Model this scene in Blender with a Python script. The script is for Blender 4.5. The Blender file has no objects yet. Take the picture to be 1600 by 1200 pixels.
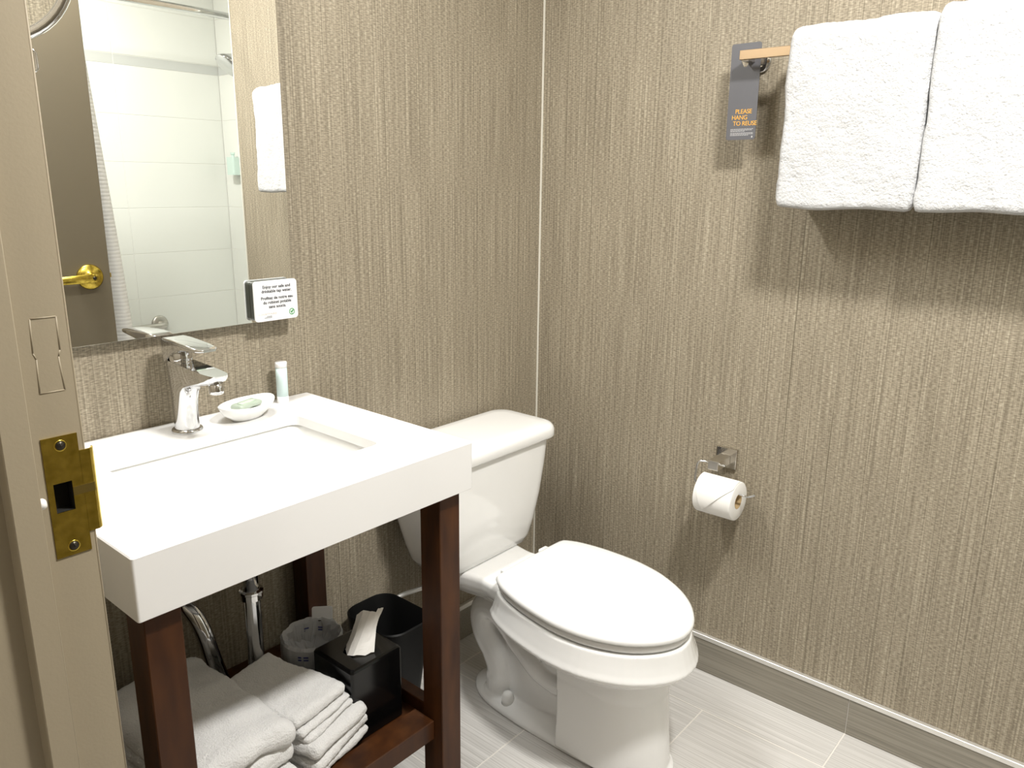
import bpy, bmesh, math, random
from mathutils import Vector, Matrix, noise
from math import sin, cos, pi, radians as rad
SC = bpy.context.scene
COL = SC.collection
random.seed(4)

# ------------------------------------------------------------------ camera
F = 1221.18; YAW, PITCH, ROLL = .8649, .2523, .0118
fw = Vector((sin(YAW)*cos(PITCH), cos(YAW)*cos(PITCH), -sin(PITCH)))
rt = Vector((cos(YAW), -sin(YAW), 0)); up = rt.cross(fw)
r2 = rt*cos(ROLL)+up*sin(ROLL); u2 = -rt*sin(ROLL)+up*cos(ROLL)
cd = bpy.data.cameras.new('camera'); cam = bpy.data.objects.new('camera', cd); COL.objects.link(cam)
cd.sensor_width = 36; cd.lens = F*36/1600; cd.clip_start = .01
M = Matrix((r2, u2, -fw)).transposed().to_4x4(); M.translation = Vector((-1.8332, -1.4617, 1.3244))
cam.matrix_world = M; SC.camera = cam

# ------------------------------------------------------------------ world, lights, exposure
W = bpy.data.worlds.new('world'); SC.world = W; W.use_nodes = True
W.node_tree.nodes['Background'].inputs[0].default_value = (1, .98, .95, 1)
W.node_tree.nodes['Background'].inputs[1].default_value = .06
def area(name, loc, power, size, sy=None, rot=(0, 0, 0), shape='DISK', col=(1, .95, .88)):
    l = bpy.data.lights.new(name, 'AREA'); l.energy = power; l.size = size; l.shape = shape; l.color = col
    if sy: l.size_y = sy
    o = bpy.data.objects.new(name, l); o.location = loc; o.rotation_euler = rot; COL.objects.link(o); return o
area('lamp_ceiling', (-.90, -1.42, 2.425), 33, .22, col=(1, .98, .95))
area('lamp_vanity', (-1.15, -.13, 2.16), 10.5, .6, .06, rot=(rad(-25), 0, 0), shape='RECTANGLE', col=(1, 1, .98))
area('lamp_shower', (-.55, -2.02, 2.425), 3.2, .2)
area('lamp_hallway', (-2.45, -1.1, 2.425), 4.5, .3)
SC.view_settings.view_transform = 'Standard'; SC.view_settings.look = 'None'
SC.view_settings.exposure = .55; SC.view_settings.gamma = 1; SC.view_settings.use_curve_mapping = False

# ------------------------------------------------------------------ materials
def mat(name, col, rough=.5, metal=0, **k):
    m = bpy.data.materials.new(name); m.use_nodes = True
    b = m.node_tree.nodes['Principled BSDF']
    b.inputs['Base Color'].default_value = (*col, 1); b.inputs['Roughness'].default_value = rough
    b.inputs['Metallic'].default_value = metal
    for a, v in k.items(): b.inputs[a.replace('_', ' ')].default_value = v
    return m
def nd(m, t, **k):
    n = m.node_tree.nodes.new(t)
    for a, v in k.items(): setattr(n, a, v)
    return n
def lk(m, a, b): m.node_tree.links.new(a, b)
def math_(m, op, a, b=None, clamp=False):
    n = nd(m, 'ShaderNodeMath', operation=op, use_clamp=clamp)
    for i, v in enumerate((a, b)):
        if v is None: continue
        if isinstance(v, (int, float)): n.inputs[i].default_value = v
        else: lk(m, v, n.inputs[i])
    return n.outputs[0]
def coord(m, sx, sy, sz):
    tc = nd(m, 'ShaderNodeTexCoord'); mp = nd(m, 'ShaderNodeMapping'); mp.inputs['Scale'].default_value = (sx, sy, sz)
    lk(m, tc.outputs['Object'], mp.inputs[0]); return mp.outputs[0]
def nz(m, vec, detail=2, rough=.5, scale=1):
    n = nd(m, 'ShaderNodeTexNoise'); n.inputs['Scale'].default_value = scale; n.inputs['Detail'].default_value = detail
    n.inputs['Roughness'].default_value = rough; lk(m, vec, n.inputs['Vector']); return n.outputs['Fac']
def ramp(m, fac, stops):
    r = nd(m, 'ShaderNodeValToRGB'); e = r.color_ramp.elements
    while len(e) < len(stops): e.new(.5)
    for x, (p, c) in zip(e, stops): x.position = p; x.color = (*c, 1)
    lk(m, fac, r.inputs[0]); return r.outputs[0]
def bump(m, h, strength, dist):
    b = nd(m, 'ShaderNodeBump'); b.inputs['Strength'].default_value = strength; b.inputs['Distance'].default_value = dist
    lk(m, h, b.inputs['Height']); lk(m, b.outputs[0], m.node_tree.nodes['Principled BSDF'].inputs['Normal'])
def base(m, c): lk(m, c, m.node_tree.nodes['Principled BSDF'].inputs['Base Color'])

def wallpaper(name, ax, k=1.0):
    m = mat(name, (.4, .35, .26), .55); m.node_tree.nodes['Principled BSDF'].inputs['Specular IOR Level'].default_value = .35
    def v(a, z): return coord(m, a if ax == 0 else 0, a if ax == 1 else 0, z)
    thread = nz(m, v(300, 3.0), 2, .6)
    weave = nz(m, v(110, 420), 1)
    broad = nz(m, v(14, 1.2), 2)
    brk = nz(m, v(75, 1.1), 2, .7)
    wob = math_(m, 'ADD', math_(m, 'MULTIPLY', nz(m, v(17, 0), 1), 5.0), math_(m, 'MULTIPLY', nz(m, v(70, 14), 1), .16))
    sp = nd(m, 'ShaderNodeSeparateXYZ'); lk(m, v(1, 1), sp.inputs[0])
    ph = math_(m, 'FRACT', math_(m, 'ADD', math_(m, 'MULTIPLY', sp.outputs[ax], 92), wob))
    line = math_(m, 'MULTIPLY', math_(m, 'SUBTRACT', .15, ph), 12, clamp=True)                      # thin dark slub threads
    line = math_(m, 'MULTIPLY', line, math_(m, 'MULTIPLY', math_(m, 'SUBTRACT', brk, .36), 3.6, clamp=True))
    t = math_(m, 'ADD', math_(m, 'MULTIPLY', thread, .42), math_(m, 'MULTIPLY', broad, .06))
    t = math_(m, 'ADD', t, math_(m, 'MULTIPLY', weave, .47))
    c = ramp(m, t, [(.38, (.200*k, .170*k, .122*k)), (.53, (.350*k, .304*k, .226*k)), (.68, (.54*k, .485*k, .375*k))])
    mx = nd(m, 'ShaderNodeMix', data_type='RGBA'); lk(m, math_(m, 'MULTIPLY', line, .60), mx.inputs[0])
    mx.inputs[7].default_value = (.085*k, .07*k, .045*k, 1); lk(m, c, mx.inputs[6]); base(m, mx.outputs[2])
    bump(m, math_(m, 'SUBTRACT', t, math_(m, 'MULTIPLY', line, .3)), .3, .001)
    return m
M_wpx = wallpaper('woven_wallpaper_back', 0); M_wpy = wallpaper('woven_wallpaper_side', 1)

def streak_tile(name, lo, hi, ax):   # fine linear grain along y (ax=1)
    m = mat(name, hi, .42)
    a = nz(m, coord(m, *(((300, 3, 300)) if ax == 1 else (3, 300, 300))), 3, .6)
    oi = nd(m, 'ShaderNodeObjectInfo')
    b = math_(m, 'ADD', a, math_(m, 'MULTIPLY', math_(m, 'SUBTRACT', oi.outputs['Random'], .5), .08))
    base(m, ramp(m, b, [(.36, lo), (.62, hi)])); bump(m, a, .12, .0005); return m
M_floor = streak_tile('linear_porcelain_tile', (.47, .455, .43), (.64, .625, .60), 1)
M_bbt = streak_tile('base_tile', (.20, .185, .15), (.30, .275, .225), 1)
M_grout = mat('floor_grout', (.70, .67, .62), .8)
M_wtile = mat('white_wall_tile', (.72, .735, .69), .18); M_wgrout = mat('wall_grout', (.70, .70, .66), .8)
M_band = mat('grey_band_tile', (.52, .535, .51), .2)
M_ceil = mat('ceiling_paint', (.80, .79, .76), .85)
M_caulk = mat('caulk', (.72, .70, .62), .6)
M_alu = mat('brushed_aluminium', (.80, .79, .76), .35, .7)
def paint(name, col, amt=.12):
    m = mat(name, col, .48); a = nz(m, coord(m, 320, 320, 320), 2); b = nz(m, coord(m, 25, 25, 25), 2)
    bump(m, math_(m, 'ADD', a, b), amt, .001); return m
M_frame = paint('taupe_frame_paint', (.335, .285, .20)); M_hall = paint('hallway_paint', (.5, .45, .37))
M_chrome = mat('chrome', (.70, .705, .715), .04, 1); M_nickel = mat('brushed_nickel', (.62, .59, .54), .28, 1)
M_satin = mat('satin_steel', (.55, .53, .49), .32, 1)
def brass_():
    m = mat('brass', (.78, .60, .10), .25, 1); a = nz(m, coord(m, 40, 40, 700), 2)
    base(m, ramp(m, nz(m, coord(m, 90, 90, 90), 3), [(.3, (.50, .37, .055)), (.65, (.76, .58, .11))])); bump(m, a, .1, .0003); return m
M_brass = brass_()
M_screw = mat('dark_screw', (.05, .045, .035), .35, .8); M_holeshade = mat('black_hole_shade', (.006, .006, .005), .9)
M_quartz = mat('white_quartz', (.84, .838, .83), .12); M_quartz.node_tree.nodes['Principled BSDF'].inputs['Coat Weight'].default_value = .2
M_porc = mat('white_porcelain', (.84, .838, .82), .07, Coat_Weight=.3)
M_seat = mat('white_seat_plastic', (.84, .84, .825), .16)
def wood_():
    m = mat('dark_stained_wood', (.1, .03, .01), .42, Specular_IOR_Level=.25)
    a = nz(m, coord(m, 30, 30, 6), 3); base(m, ramp(m, a, [(.3, (.030, .0095, .0030)), (.7, (.075, .026, .0070))]))
    m.node_tree.nodes['Principled BSDF'].inputs['Coat Weight'].default_value = .04; return m
M_wood = wood_()
M_mirror = mat('mirror_glass', (.93, .94, .92), .0, 1); M_medge = mat('mirror_edge', (.03, .035, .03), .4)
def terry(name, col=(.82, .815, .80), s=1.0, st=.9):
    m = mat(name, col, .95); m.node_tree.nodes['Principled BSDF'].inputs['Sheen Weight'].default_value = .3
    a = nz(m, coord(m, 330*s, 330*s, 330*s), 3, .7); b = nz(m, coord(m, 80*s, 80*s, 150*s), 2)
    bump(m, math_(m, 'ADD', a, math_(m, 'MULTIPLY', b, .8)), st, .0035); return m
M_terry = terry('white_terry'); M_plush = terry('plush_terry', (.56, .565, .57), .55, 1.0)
M_tag = mat('grey_card', (.105, .105, .115), .45); M_tagw = mat('white_print', (.5, .5, .5), .6); M_orange = mat('orange_print', (.80, .42, .06), .5)
M_black = mat('black_leatherette', (.0035, .0035, .0035), .16, Specular_IOR_Level=.35)
M_plasblack = mat('black_plastic', (.003, .003, .003), .5, Specular_IOR_Level=.2)
M_card = mat('white_card', (.84, .85, .87), .4); M_ink = mat('black_ink', (.02, .02, .025), .6); M_green = mat('green_ink', (.05, .30, .08), .6)
M_pale = mat('pale_print', (.62, .55, .48), .6); M_cardside = mat('dark_block', (.06, .065, .055), .4)
M_tissue = mat('tissue_paper', (.86, .84, .80), .9); M_paper = mat('toilet_paper', (.80, .79, .76), .95)
M_cardboard = mat('cardboard', (.42, .30, .15), .8)
M_ceram = mat('white_ceramic', (.86, .86, .84), .12)
M_soap = mat('soap_wrap', (.36, .42, .345), .35); M_soap2 = mat('soap_label', (.50, .62, .48), .35)
M_tube = mat('pale_blue_tube', (.66, .80, .79), .35); M_cap = mat('white_cap', (.9, .9, .9), .3)
M_hose = mat('braided_hose', (.55, .55, .55), .35, .6)
M_curtain = None
def curtain_():
    m = mat('white_curtain', (.93, .93, .92), .8)
    w = nd(m, 'ShaderNodeTexWave', wave_type='BANDS', bands_direction='Z'); w.inputs['Scale'].default_value = 22
    lk(m, coord(m, 1, 1, 1), w.inputs['Vector']); base(m, ramp(m, w.outputs['Fac'], [(0, (.84, .84, .83)), (.5, (.95, .95, .94))]))
    bump(m, w.outputs['Fac'], .3, .004); return m
M_curtain = curtain_()
def film_():
    m = mat('clear_film', (.80, .82, .86), .1, Alpha=.55); return m
M_film = film_(); M_blueink = mat('blue_ink', (.04, .05, .18), .5)
M_rubber = mat('white_rubber', (.85, .85, .84), .5)
M_emit = mat('lamp_lens', (1, 1, 1), .5); _b = M_emit.node_tree.nodes['Principled BSDF']
_b.inputs['Emission Color'].default_value = (1, .95, .88, 1); _b.inputs['Emission Strength'].default_value = 6
M_greenglass = mat('green_bottle', (.55, .68, .62), .2)

# ------------------------------------------------------------------ helpers
def obj(name, me, m, parent=None, smooth=False, **tags):
    if isinstance(me, bmesh.types.BMesh):
        bm = me; me = bpy.data.meshes.new(name); bmesh.ops.recalc_face_normals(bm, faces=bm.faces); bm.to_mesh(me); bm.free()
    if m and not me.materials: me.materials.append(m)
    if smooth:
        for p in me.polygons: p.use_smooth = True
    o = bpy.data.objects.new(name, me); COL.objects.link(o)
    if parent: o.parent = parent; o.matrix_parent_inverse = Matrix.Translation(parent.location).inverted() if parent.rotation_euler == __import__('mathutils').Euler() else parent.matrix_basis.inverted()
    for k, v in tags.items(): o[k] = v
    return o
def empty(name, loc, label, category, group=None):
    o = bpy.data.objects.new(name, None); COL.objects.link(o); o.location = loc; o.empty_display_size = .02
    o['label'] = label; o['category'] = category
    if group: o['group'] = group
    return o
def sempty(name, label=None):
    o = bpy.data.objects.new(name, None); COL.objects.link(o); o['kind'] = 'structure'
    if label: o['label'] = label
    return o
def B(): return bmesh.new()
def box(bm, x0, x1, y0, y1, z0, z1, bev=0, seg=2):
    r = bmesh.ops.create_cube(bm, size=1)
    vs = r['verts']
    for v in vs:
        v.co = Vector(((x0+x1)/2+v.co.x*(x1-x0), (y0+y1)/2+v.co.y*(y1-y0), (z0+z1)/2+v.co.z*(z1-z0)))
    if bev:
        es = list({e for v in vs for e in v.link_edges})
        bmesh.ops.bevel(bm, geom=es, offset=bev, segments=seg, affect='EDGES', profile=.5)
    return bm
def loft(bm, rings, cap0=True, cap1=True, closed=False):
    R = [[bm.verts.new(p) for p in r] for r in rings]; n = len(R[0])
    pairs = list(zip(R, R[1:]))
    if closed: pairs.append((R[-1], R[0]))
    for a, b in pairs:
        for i in range(n):
            j = (i+1) % n; bm.faces.new((a[i], a[j], b[j], b[i]))
    if not closed:
        if cap0: bm.faces.new(R[0][::-1])
        if cap1: bm.faces.new(R[-1])
    return bm
def circ(c, r, ax='z', n=32, rx=None):
    rx = rx or r; P = []
    for i in range(n):
        a = 2*pi*i/n; u, v = rx*cos(a), r*sin(a)
        P.append({'z': (c[0]+u, c[1]+v, c[2]), 'y': (c[0]+u, c[1], c[2]+v), 'x': (c[0], c[1]+u, c[2]+v)}[ax])
    return P
def lathe(bm, c, prof, ax='z', n=32, cap0=True, cap1=True):   # prof: (radius, offset along axis)
    rings = []
    for r, t in prof:
        cc = list(c); cc['xyz'.index(ax)] += t; rings.append(circ(cc, max(r, 1e-5), ax, n))
    return loft(bm, rings, cap0, cap1)
def tube(bm, pts, r, n=12, cap=True, smooth=0):
    P = [Vector(p) for p in pts]
    for _ in range(smooth):
        Q = [P[0]]
        for a, b in zip(P, P[1:]): Q += [a*.75+b*.25, a*.25+b*.75]
        P = Q+[P[-1]]
    rs = r if isinstance(r, (list, tuple)) else [r]*len(P)
    if len(rs) != len(P): rs = [rs[min(len(rs)-1, int(round(i*(len(rs)-1)/(len(P)-1))))] for i in range(len(P))]
    rings = []; t = (P[1]-P[0]).normalized(); nrm = t.orthogonal().normalized()
    for i, p in enumerate(P):
        tt = ((P[min(i+1, len(P)-1)]-P[max(i-1, 0)])).normalized()
        q = t.rotation_difference(tt); nrm = q @ nrm; t = tt; bb = t.cross(nrm)
        rings.append([p+(nrm*cos(2*pi*k/n)+bb*sin(2*pi*k/n))*rs[i] for k in range(n)])
    return loft(bm, rings, cap, cap)
def rrect(x0, x1, y0, y1, r, z, n=6):
    P = []
    for cx, cy, a0 in ((x1-r, y1-r, 0), (x0+r, y1-r, 90), (x0+r, y0+r, 180), (x1-r, y0+r, 270)):
        for i in range(n+1):
            a = rad(a0+90*i/n); P.append((cx+r*cos(a), cy+r*sin(a), z))
    return P
def prism(bm, poly, f0, f1):     # poly 2D points, f maps (u,v)->3D for both ends
    return loft(bm, [[f0(*p) for p in poly], [f1(*p) for p in poly]])
def soft(sx, sy, sz, r, step=.008, amp=.002, fr=25, seed=0, deform=None, amp2=.0008):
    bm = B(); H = Vector((sx/2, sy/2, sz/2)); r = min(r, min(H)*.999)
    n = [max(2, int(s/step)) for s in (sx, sy, sz)]; sz_ = (sx, sy, sz)
    for ax in range(3):
        a, b = [i for i in range(3) if i != ax]
        for sg in (-1, 1):
            g = []
            for i in range(n[a]+1):
                row = []
                for j in range(n[b]+1):
                    p = Vector((0, 0, 0)); p[ax] = sg*H[ax]
                    p[a] = -H[a]+2*H[a]*i/n[a]; p[b] = -H[b]+2*H[b]*j/n[b]; row.append(bm.verts.new(p))
                g.append(row)
            for i in range(n[a]):
                for j in range(n[b]): bm.faces.new((g[i][j], g[i+1][j], g[i+1][j+1], g[i][j+1]))
    bmesh.ops.remove_doubles(bm, verts=bm.verts, dist=1e-6)
    o = Vector((seed*7.3, seed*3.1, seed*1.7))
    for v in bm.verts:
        p = v.co; q = Vector([max(-(H[i]-r), min(H[i]-r, p[i])) for i in range(3)]); d = p-q
        d = d.normalized() if d.length > 1e-9 else Vector((0, 0, 1)); pp = q+d*r
        pp += d*(amp*noise.noise(pp*fr+o)+amp2*noise.noise(pp*fr*6+o))
        v.co = deform(pp) if deform else pp
    return bm
def xf(bm, loc=(0, 0, 0), rz=0, rx=0, ry=0):
    m = Matrix.Translation(loc) @ Matrix.Rotation(rz, 4, 'Z') @ Matrix.Rotation(rx, 4, 'X') @ Matrix.Rotation(ry, 4, 'Y')
    bmesh.ops.transform(bm, matrix=m, verts=bm.verts); return bm
def text(name, body, size, m, parent, o, ux, uy, align='CENTER', thick=.0002, shear=0, space=1, bold=0):
    c = bpy.data.curves.new(name, 'FONT'); c.body = body; c.size = size; c.align_x = align; c.extrude = thick; c.shear = shear
    c.space_character = space; c.offset = bold; c.resolution_u = 3
    t = bpy.data.objects.new(name, c); COL.objects.link(t)
    dg = bpy.context.evaluated_depsgraph_get(); me = bpy.data.meshes.new_from_object(t.evaluated_get(dg))
    bpy.data.objects.remove(t); bpy.data.curves.remove(c)
    ux, uy = Vector(ux).normalized(), Vector(uy).normalized(); nn = ux.cross(uy)
    mm = Matrix((ux, uy, nn)).transposed().to_4x4(); mm.translation = Vector(o); me.transform(mm); me.materials.clear()
    return obj(name, me, m, parent)

# ------------------------------------------------------------------ room shell
XL, XR, YT, ZC = -1.555, .36, -2.4, 2.45
YJ, YS = -.666, -1.585            # doorway edges (north jamb face, south jamb face)
WO = -1.70                        # hallway face of left wall
ALC = -1.65                       # start of tub alcove
bm = box(B(), -3.0, .5, -2.6, .12, -.06, -.0008)
fl = obj('floor', bm, M_grout, kind='structure', label='pale grey linear-grain porcelain tile floor with light grout')
# floor tiles: strips along y with half offset, real gaps
xs = [-.165+.305*i for i in range(-5, 2)]
mesh_cache = {}
def ftile(x0, x1, y0, y1):
    g = .0016; key = (round(x1-x0, 3), round(y1-y0, 3))
    if key not in mesh_cache:
        b = box(B(), -(x1-x0)/2+g, (x1-x0)/2-g, -(y1-y0)/2+g, (y1-y0)/2-g, -.005, 0, .0008, 1)
        me = bpy.data.meshes.new('floor_tile'); bm_ = b; bmesh.ops.recalc_face_normals(bm_, faces=bm_.faces); bm_.to_mesh(me); bm_.free(); me.materials.append(M_floor); mesh_cache[key] = me
    o = bpy.data.objects.new('floor_tile', mesh_cache[key]); COL.objects.link(o); o.parent = fl; o.location = ((x0+x1)/2, (y0+y1)/2, 0)
for i, x0 in enumerate(xs):
    x1 = min(x0+.305, -.0005); 
    if x0 >= 0: continue
    k = round((x0+.165)/.305)
    off = -1.015 if k % 2 == 0 else -.705
    ys = sorted({max(min(off+.61*j, 0), ALC) for j in range(-4, 4)})
    for a, b in zip(ys, ys[1:]):
        if b-a > .02: ftile(max(x0, XL), x1, a, b)
for i in range(4):                 # hallway continues in the same tile
    for j in range(6): ftile(XL-.305*(i+1), XL-.305*i, -2.5+.43*j, -2.5+.43*(j+1))

obj('wall_back', box(B(), XL-.15, .12, 0, .12, 0, ZC), M_wpx, kind='structure', label='back wall in taupe woven wallpaper behind the vanity and toilet')
obj('wall_right', box(B(), 0, .12, ALC, -.0001, 0, ZC), M_wpy, kind='structure', label='side wall in taupe woven wallpaper with the towel bar')
obj('ceiling', box(B(), -3.0, .5, -2.6, .12, ZC, ZC+.08), M_ceil, kind='structure')
wl = obj('wall_left', box(B(), WO, XL, YJ+.03, 0, 0, ZC), M_wpy, kind='structure')
obj('wall_left_south', box(B(), WO, XL, YT, YS-.03, 0, ZC), M_wpy, kind='structure')
obj('wall_left_header', box(B(), WO, XL, YS-.03, YJ+.03, 2.09, ZC), M_wpy, kind='structure')
obj('wall_hallway', box(B(), -3.0, -2.9, -2.6, .12, 0, ZC), M_hall, kind='structure')
obj('wall_hallway_north', box(B(), -2.9, WO, .0, .12, 0, ZC), M_hall, kind='structure')
obj('wall_hallway_south', box(B(), -2.9, WO, -2.6, -2.48, 0, ZC), M_hall, kind='structure')
# tub alcove, tiled
wt = obj('wall_tub_back', box(B(), WO, XR+.12, YT-.12, YT-.0012, 0, ZC), M_wgrout, kind='structure', label='white tiled wall behind the bathtub with a grey band')
wr = obj('wall_tub_right', box(B(), XR+.0012, XR+.12, YT, ALC, 0, ZC), M_wgrout, kind='structure')
obj('wall_tub_return', box(B(), .1201, XR+.006, ALC-.0, ALC+.1, 0, ZC), M_wtile, kind='structure')
zr = [.33, .545, .757, .972, 1.186, 1.396, 1.607, 1.82, 1.865, 2.075, 2.29, ZC]
def wtile(par, ax, a0, a1, z0, z1, m):
    g = .0013
    if ax == 'x': b = box(B(), a0+g, a1-g, YT-.006, YT, z0+g, z1-g, .0008, 1)
    else: b = box(B(), XR, XR+.006, a0+g, a1-g, z0+g, z1-g, .0008, 1)
    obj('wall_tile', b, m, par)
for z0, z1 in zip(zr, zr[1:]):
    m = M_band if abs(z0-1.82) < 1e-3 else M_wtile
    for i in range(4): wtile(wt, 'x', XR-.51*(i+1) if i < 3 else XL, XR-.51*i, z0, z1, m)
    wtile(wr, 'y', YT, YT+.51, z0, z1, m); wtile(wr, 'y', YT+.51, ALC, z0, z1, m)
# caulk in the corner, alcove edge strip
obj('trim_1', box(B(), -.004, -.0002, -.004, -.0002, .112, ZC), M_caulk, kind='structure')
obj('trim_2', box(B(), -.0035, .1205, ALC-.004, ALC, 0, ZC), M_caulk, kind='structure')
# tile baseboards
def baseboard(name, ax, a0, a1, joints):
    p = sempty(name)
    J = [a0]+joints+[a1]
    for u, v in zip(J, J[1:]):
        if ax == 'y': obj('baseboard_tile', box(B(), -.0115, -.0005, u+.0012, v-.0012, .0005, .098, .0006, 1), M_bbt, p)
        else: obj('baseboard_tile', box(B(), u+.0012, v-.0012, -.0115, -.0005, .0005, .098, .0006, 1), M_bbt, p)
    if ax == 'y': 
        obj('grout_bed', box(B(), -.009, -.0004, a0, a1, .0004, .0975), M_grout, p)
        obj('metal_strip', box(B(), -.0135, -.0004, a0, a1, .0985, .112, .001, 1), M_alu, p)
    else:
        obj('grout_bed', box(B(), a0, a1, -.009, -.0004, .0004, .0975), M_grout, p)
        obj('metal_strip', box(B(), a0, a1, -.0135, -.0004, .0985, .112, .001, 1), M_alu, p)
baseboard('baseboard_right', 'y', ALC+.001, -.012, [-1.015, -.405])
baseboard('baseboard_back', 'x', XL+.001, -.0005, [-1.2, -.59])

# ------------------------------------------------------------------ door frame (metal, double rabbet) with strike plate
fr = sempty('trim_3', 'taupe painted metal door frame on the left with a brass strike plate'); fr['category'] = 'door frame'
x0, xe = WO-.012, XL+.005
def frame_poly(notch=False):       # plan outline at the north jamb, face at YJ
    P = [(xe, YJ)]
    if notch: P += [(-1.5655, YJ), (-1.5655, YJ+.014), (-1.5835, YJ+.014), (-1.5835, YJ)]
    P += [(-1.600, YJ), (-1.600, YJ-.0155), (-1.601, YJ-.0165), (-1.624, YJ-.0165), (-1.625, YJ-.0155), (-1.6265, YJ), (x0, YJ), (x0, YJ+.05), (WO-.0005, YJ+.05), (WO-.0005, YJ+.0295), (XL+.0005, YJ+.0295), (XL+.0005, YJ+.05), (xe, YJ+.05)]
    return P
bm = B()
for za, zb, nt in ((0, 1.0055, False), (1.0055, 1.0365, True), (1.0365, 2.05, False)):
    prism(bm, frame_poly(nt), lambda x, y: (x, y, za), lambda x, y: (x, y, zb))
jm = obj('jamb', bm, M_frame, fr)
# softened arris highlights: slim bead at room corner & stop
bm = B(); tube(bm, [(xe-.0008, YJ+.0006, 0), (xe-.0008, YJ+.0006, 2.05)], .0011, 8); tube(bm, [(-1.6008, YJ-.0157, 0), (-1.6008, YJ-.0157, 2.05)], .0009, 8)
obj('edge_bead', bm, M_frame, jm, True)
bm = B(); prism(bm, [(x, 2*(YJ+YS)/2-y) for x, y in frame_poly()], lambda x, y: (x, y, 0), lambda x, y: (x, y, 2.05)); obj('jamb', bm, M_frame, fr)
bm = B(); prism(bm, [(xe, 2.05), (-1.600, 2.05), (-1.600, 2.034), (-1.625, 2.034), (-1.6265, 2.05), (x0, 2.05), (x0, 2.10), (xe, 2.10)], lambda x, z: (x, YS-.05, z), lambda x, z: (x, YJ+.05, z)); obj('head', bm, M_frame, fr)
# painted-over filler plate outline
bm = B()
pts = [(-1.5825, 1.198), (-1.5600, 1.198), (-1.5605, 1.166), (-1.5625, 1.160), (-1.5608, 1.127), (-1.5828, 1.127), (-1.5815, 1.160), (-1.5838, 1.166), (-1.5825, 1.198)]
for a, b in zip(pts, pts[1:]): tube(bm, [(a[0], YJ+.0002, a[1]), (b[0], YJ+.0002, b[1])], .0008, 6)
obj('painted_filler_plate', bm, M_frame, fr, True, label='outline of a painted-over filler plate')
# strike plate (flat face with hole, curved lip)
bm = B(); T = .0012
def rr2(u0, u1, v0, v1, r, n=3): return [(p[0], p[1]) for p in rrect(u0, u1, v0, v1, r, 0, n)]
# flat part built from 4 strips around the hole + lip tab
X0, X1, Z0, Z1 = -1.5885, -1.556, .959, 1.083; hx0, hx1, hz0, hz1 = -1.583, -1.566, 1.006, 1.036
outer = [(X1, Z1), (X0, Z1), (X0, Z0), (X1, Z0), (X1, .9785), (X1, 1.0645)]
def face_ring(y):
    o = [bm.verts.new((x, y, z)) for x, z in [(X0, Z0), (X1, Z0), (X1, .9785), (X1, hz0), (X1, hz1), (X1, 1.0645), (X1, Z1), (X0, Z1), (X0, hz1), (X0, hz0)]]
    h = [bm.verts.new((x, y, z)) for x, z in [(hx0, hz0), (hx1, hz0), (hx1, hz1), (hx0, hz1)]]
    bm.faces.new((o[0], o[1], o[2], o[3], h[1], h[0], o[9])); bm.faces.new((o[3], o[4], h[2], h[1]))
    bm.faces.new((o[4], o[5], o[6], o[7], o[8], h[3], h[2])); bm.faces.new((o[9], h[0], h[3], o[8]))
    return o, h
oa, ha = face_ring(YJ-T); ob, hb = face_ring(YJ-.0001)
for A, C in ((oa, ob), (ha, hb)):
    for i in range(len(A)): j = (i+1) % len(A); bm.faces.new((A[i], A[j], C[j], C[i]))
# lip: flat then curling away round the jamb corner
cur = [(X1-.0002, YJ-T), (-1.5500, YJ-T), (-1.5460, YJ-T+.0002), (-1.5432, YJ+.0010), (-1.5415, YJ+.0030), (-1.5410, YJ+.0060)]
inn = [(x-(.0010 if i > 2 else 0), y+T) for i, (x, y) in enumerate(cur)]
loft(bm, [[(x, y, z) for x, y in cur]+[(x, y, z) for x, y in inn[::-1]] for z in (.9785, .9795, 1.0635, 1.0645)])
sp = obj('strike_plate', bm, M_brass, fr, label='brass strike plate with curved lip')
b = B(); box(b, -1.5834, -1.5656, YJ+.0128, YJ+.0138, 1.0056, 1.0364)
for q in ((-1.5834, -1.5830, 1.0056, 1.0364), (-1.5660, -1.5656, 1.0056, 1.0364), (-1.5834, -1.5656, 1.0056, 1.0060), (-1.5834, -1.5656, 1.0360, 1.0364)): box(b, q[0], q[1], YJ+.0001, YJ+.0130, q[2], q[3])
obj('cavity_shade_liner', b, M_holeshade, sp)  # black lining paints the shade inside the latch hole
bm = B(); box(bm, hx1+.0003, -1.5455, YJ-T-.00025, YJ-T+.0001, 1.0200, 1.0290); obj('groove_shade', bm, mat('shaded_brass', (.20, .145, .04), .5, .9), sp)  # thin strip in darkened brass: shade of the slit put in as colour
for z in (1.0735, .9685):
    b = B(); lathe(b, (-1.572, YJ-T, z), [(.0058, .0), (.0058, -.0003), (.0045, -.0004), (.0040, .0002), (.0001, .0004)], 'y', 20); o = obj('screw', b, M_brass, sp, True)
    b = B(); lathe(b, (-1.572, YJ-T-.0003, z), [(.0043, 0), (.0043, -.0005), (.0001, -.0009)], 'y', 20)
    box(b, -1.5750, -1.5690, YJ-T-.0014, YJ-T-.0011, z-.0005, z+.0005); box(b, -1.5725, -1.5715, YJ-T-.0014, YJ-T-.0011, z-.003, z+.003)
    obj('screw', b, M_screw, sp, True)
b = B(); lathe(b, (-1.5985, YJ-.008, 1.0225), [(.0055, -.003), (.0055, .003), (.004, .0048), (.0001, .005)], 'x', 16); obj('door_silencer', b, M_rubber, fr, True, label='white rubber bumper on the stop')

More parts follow.
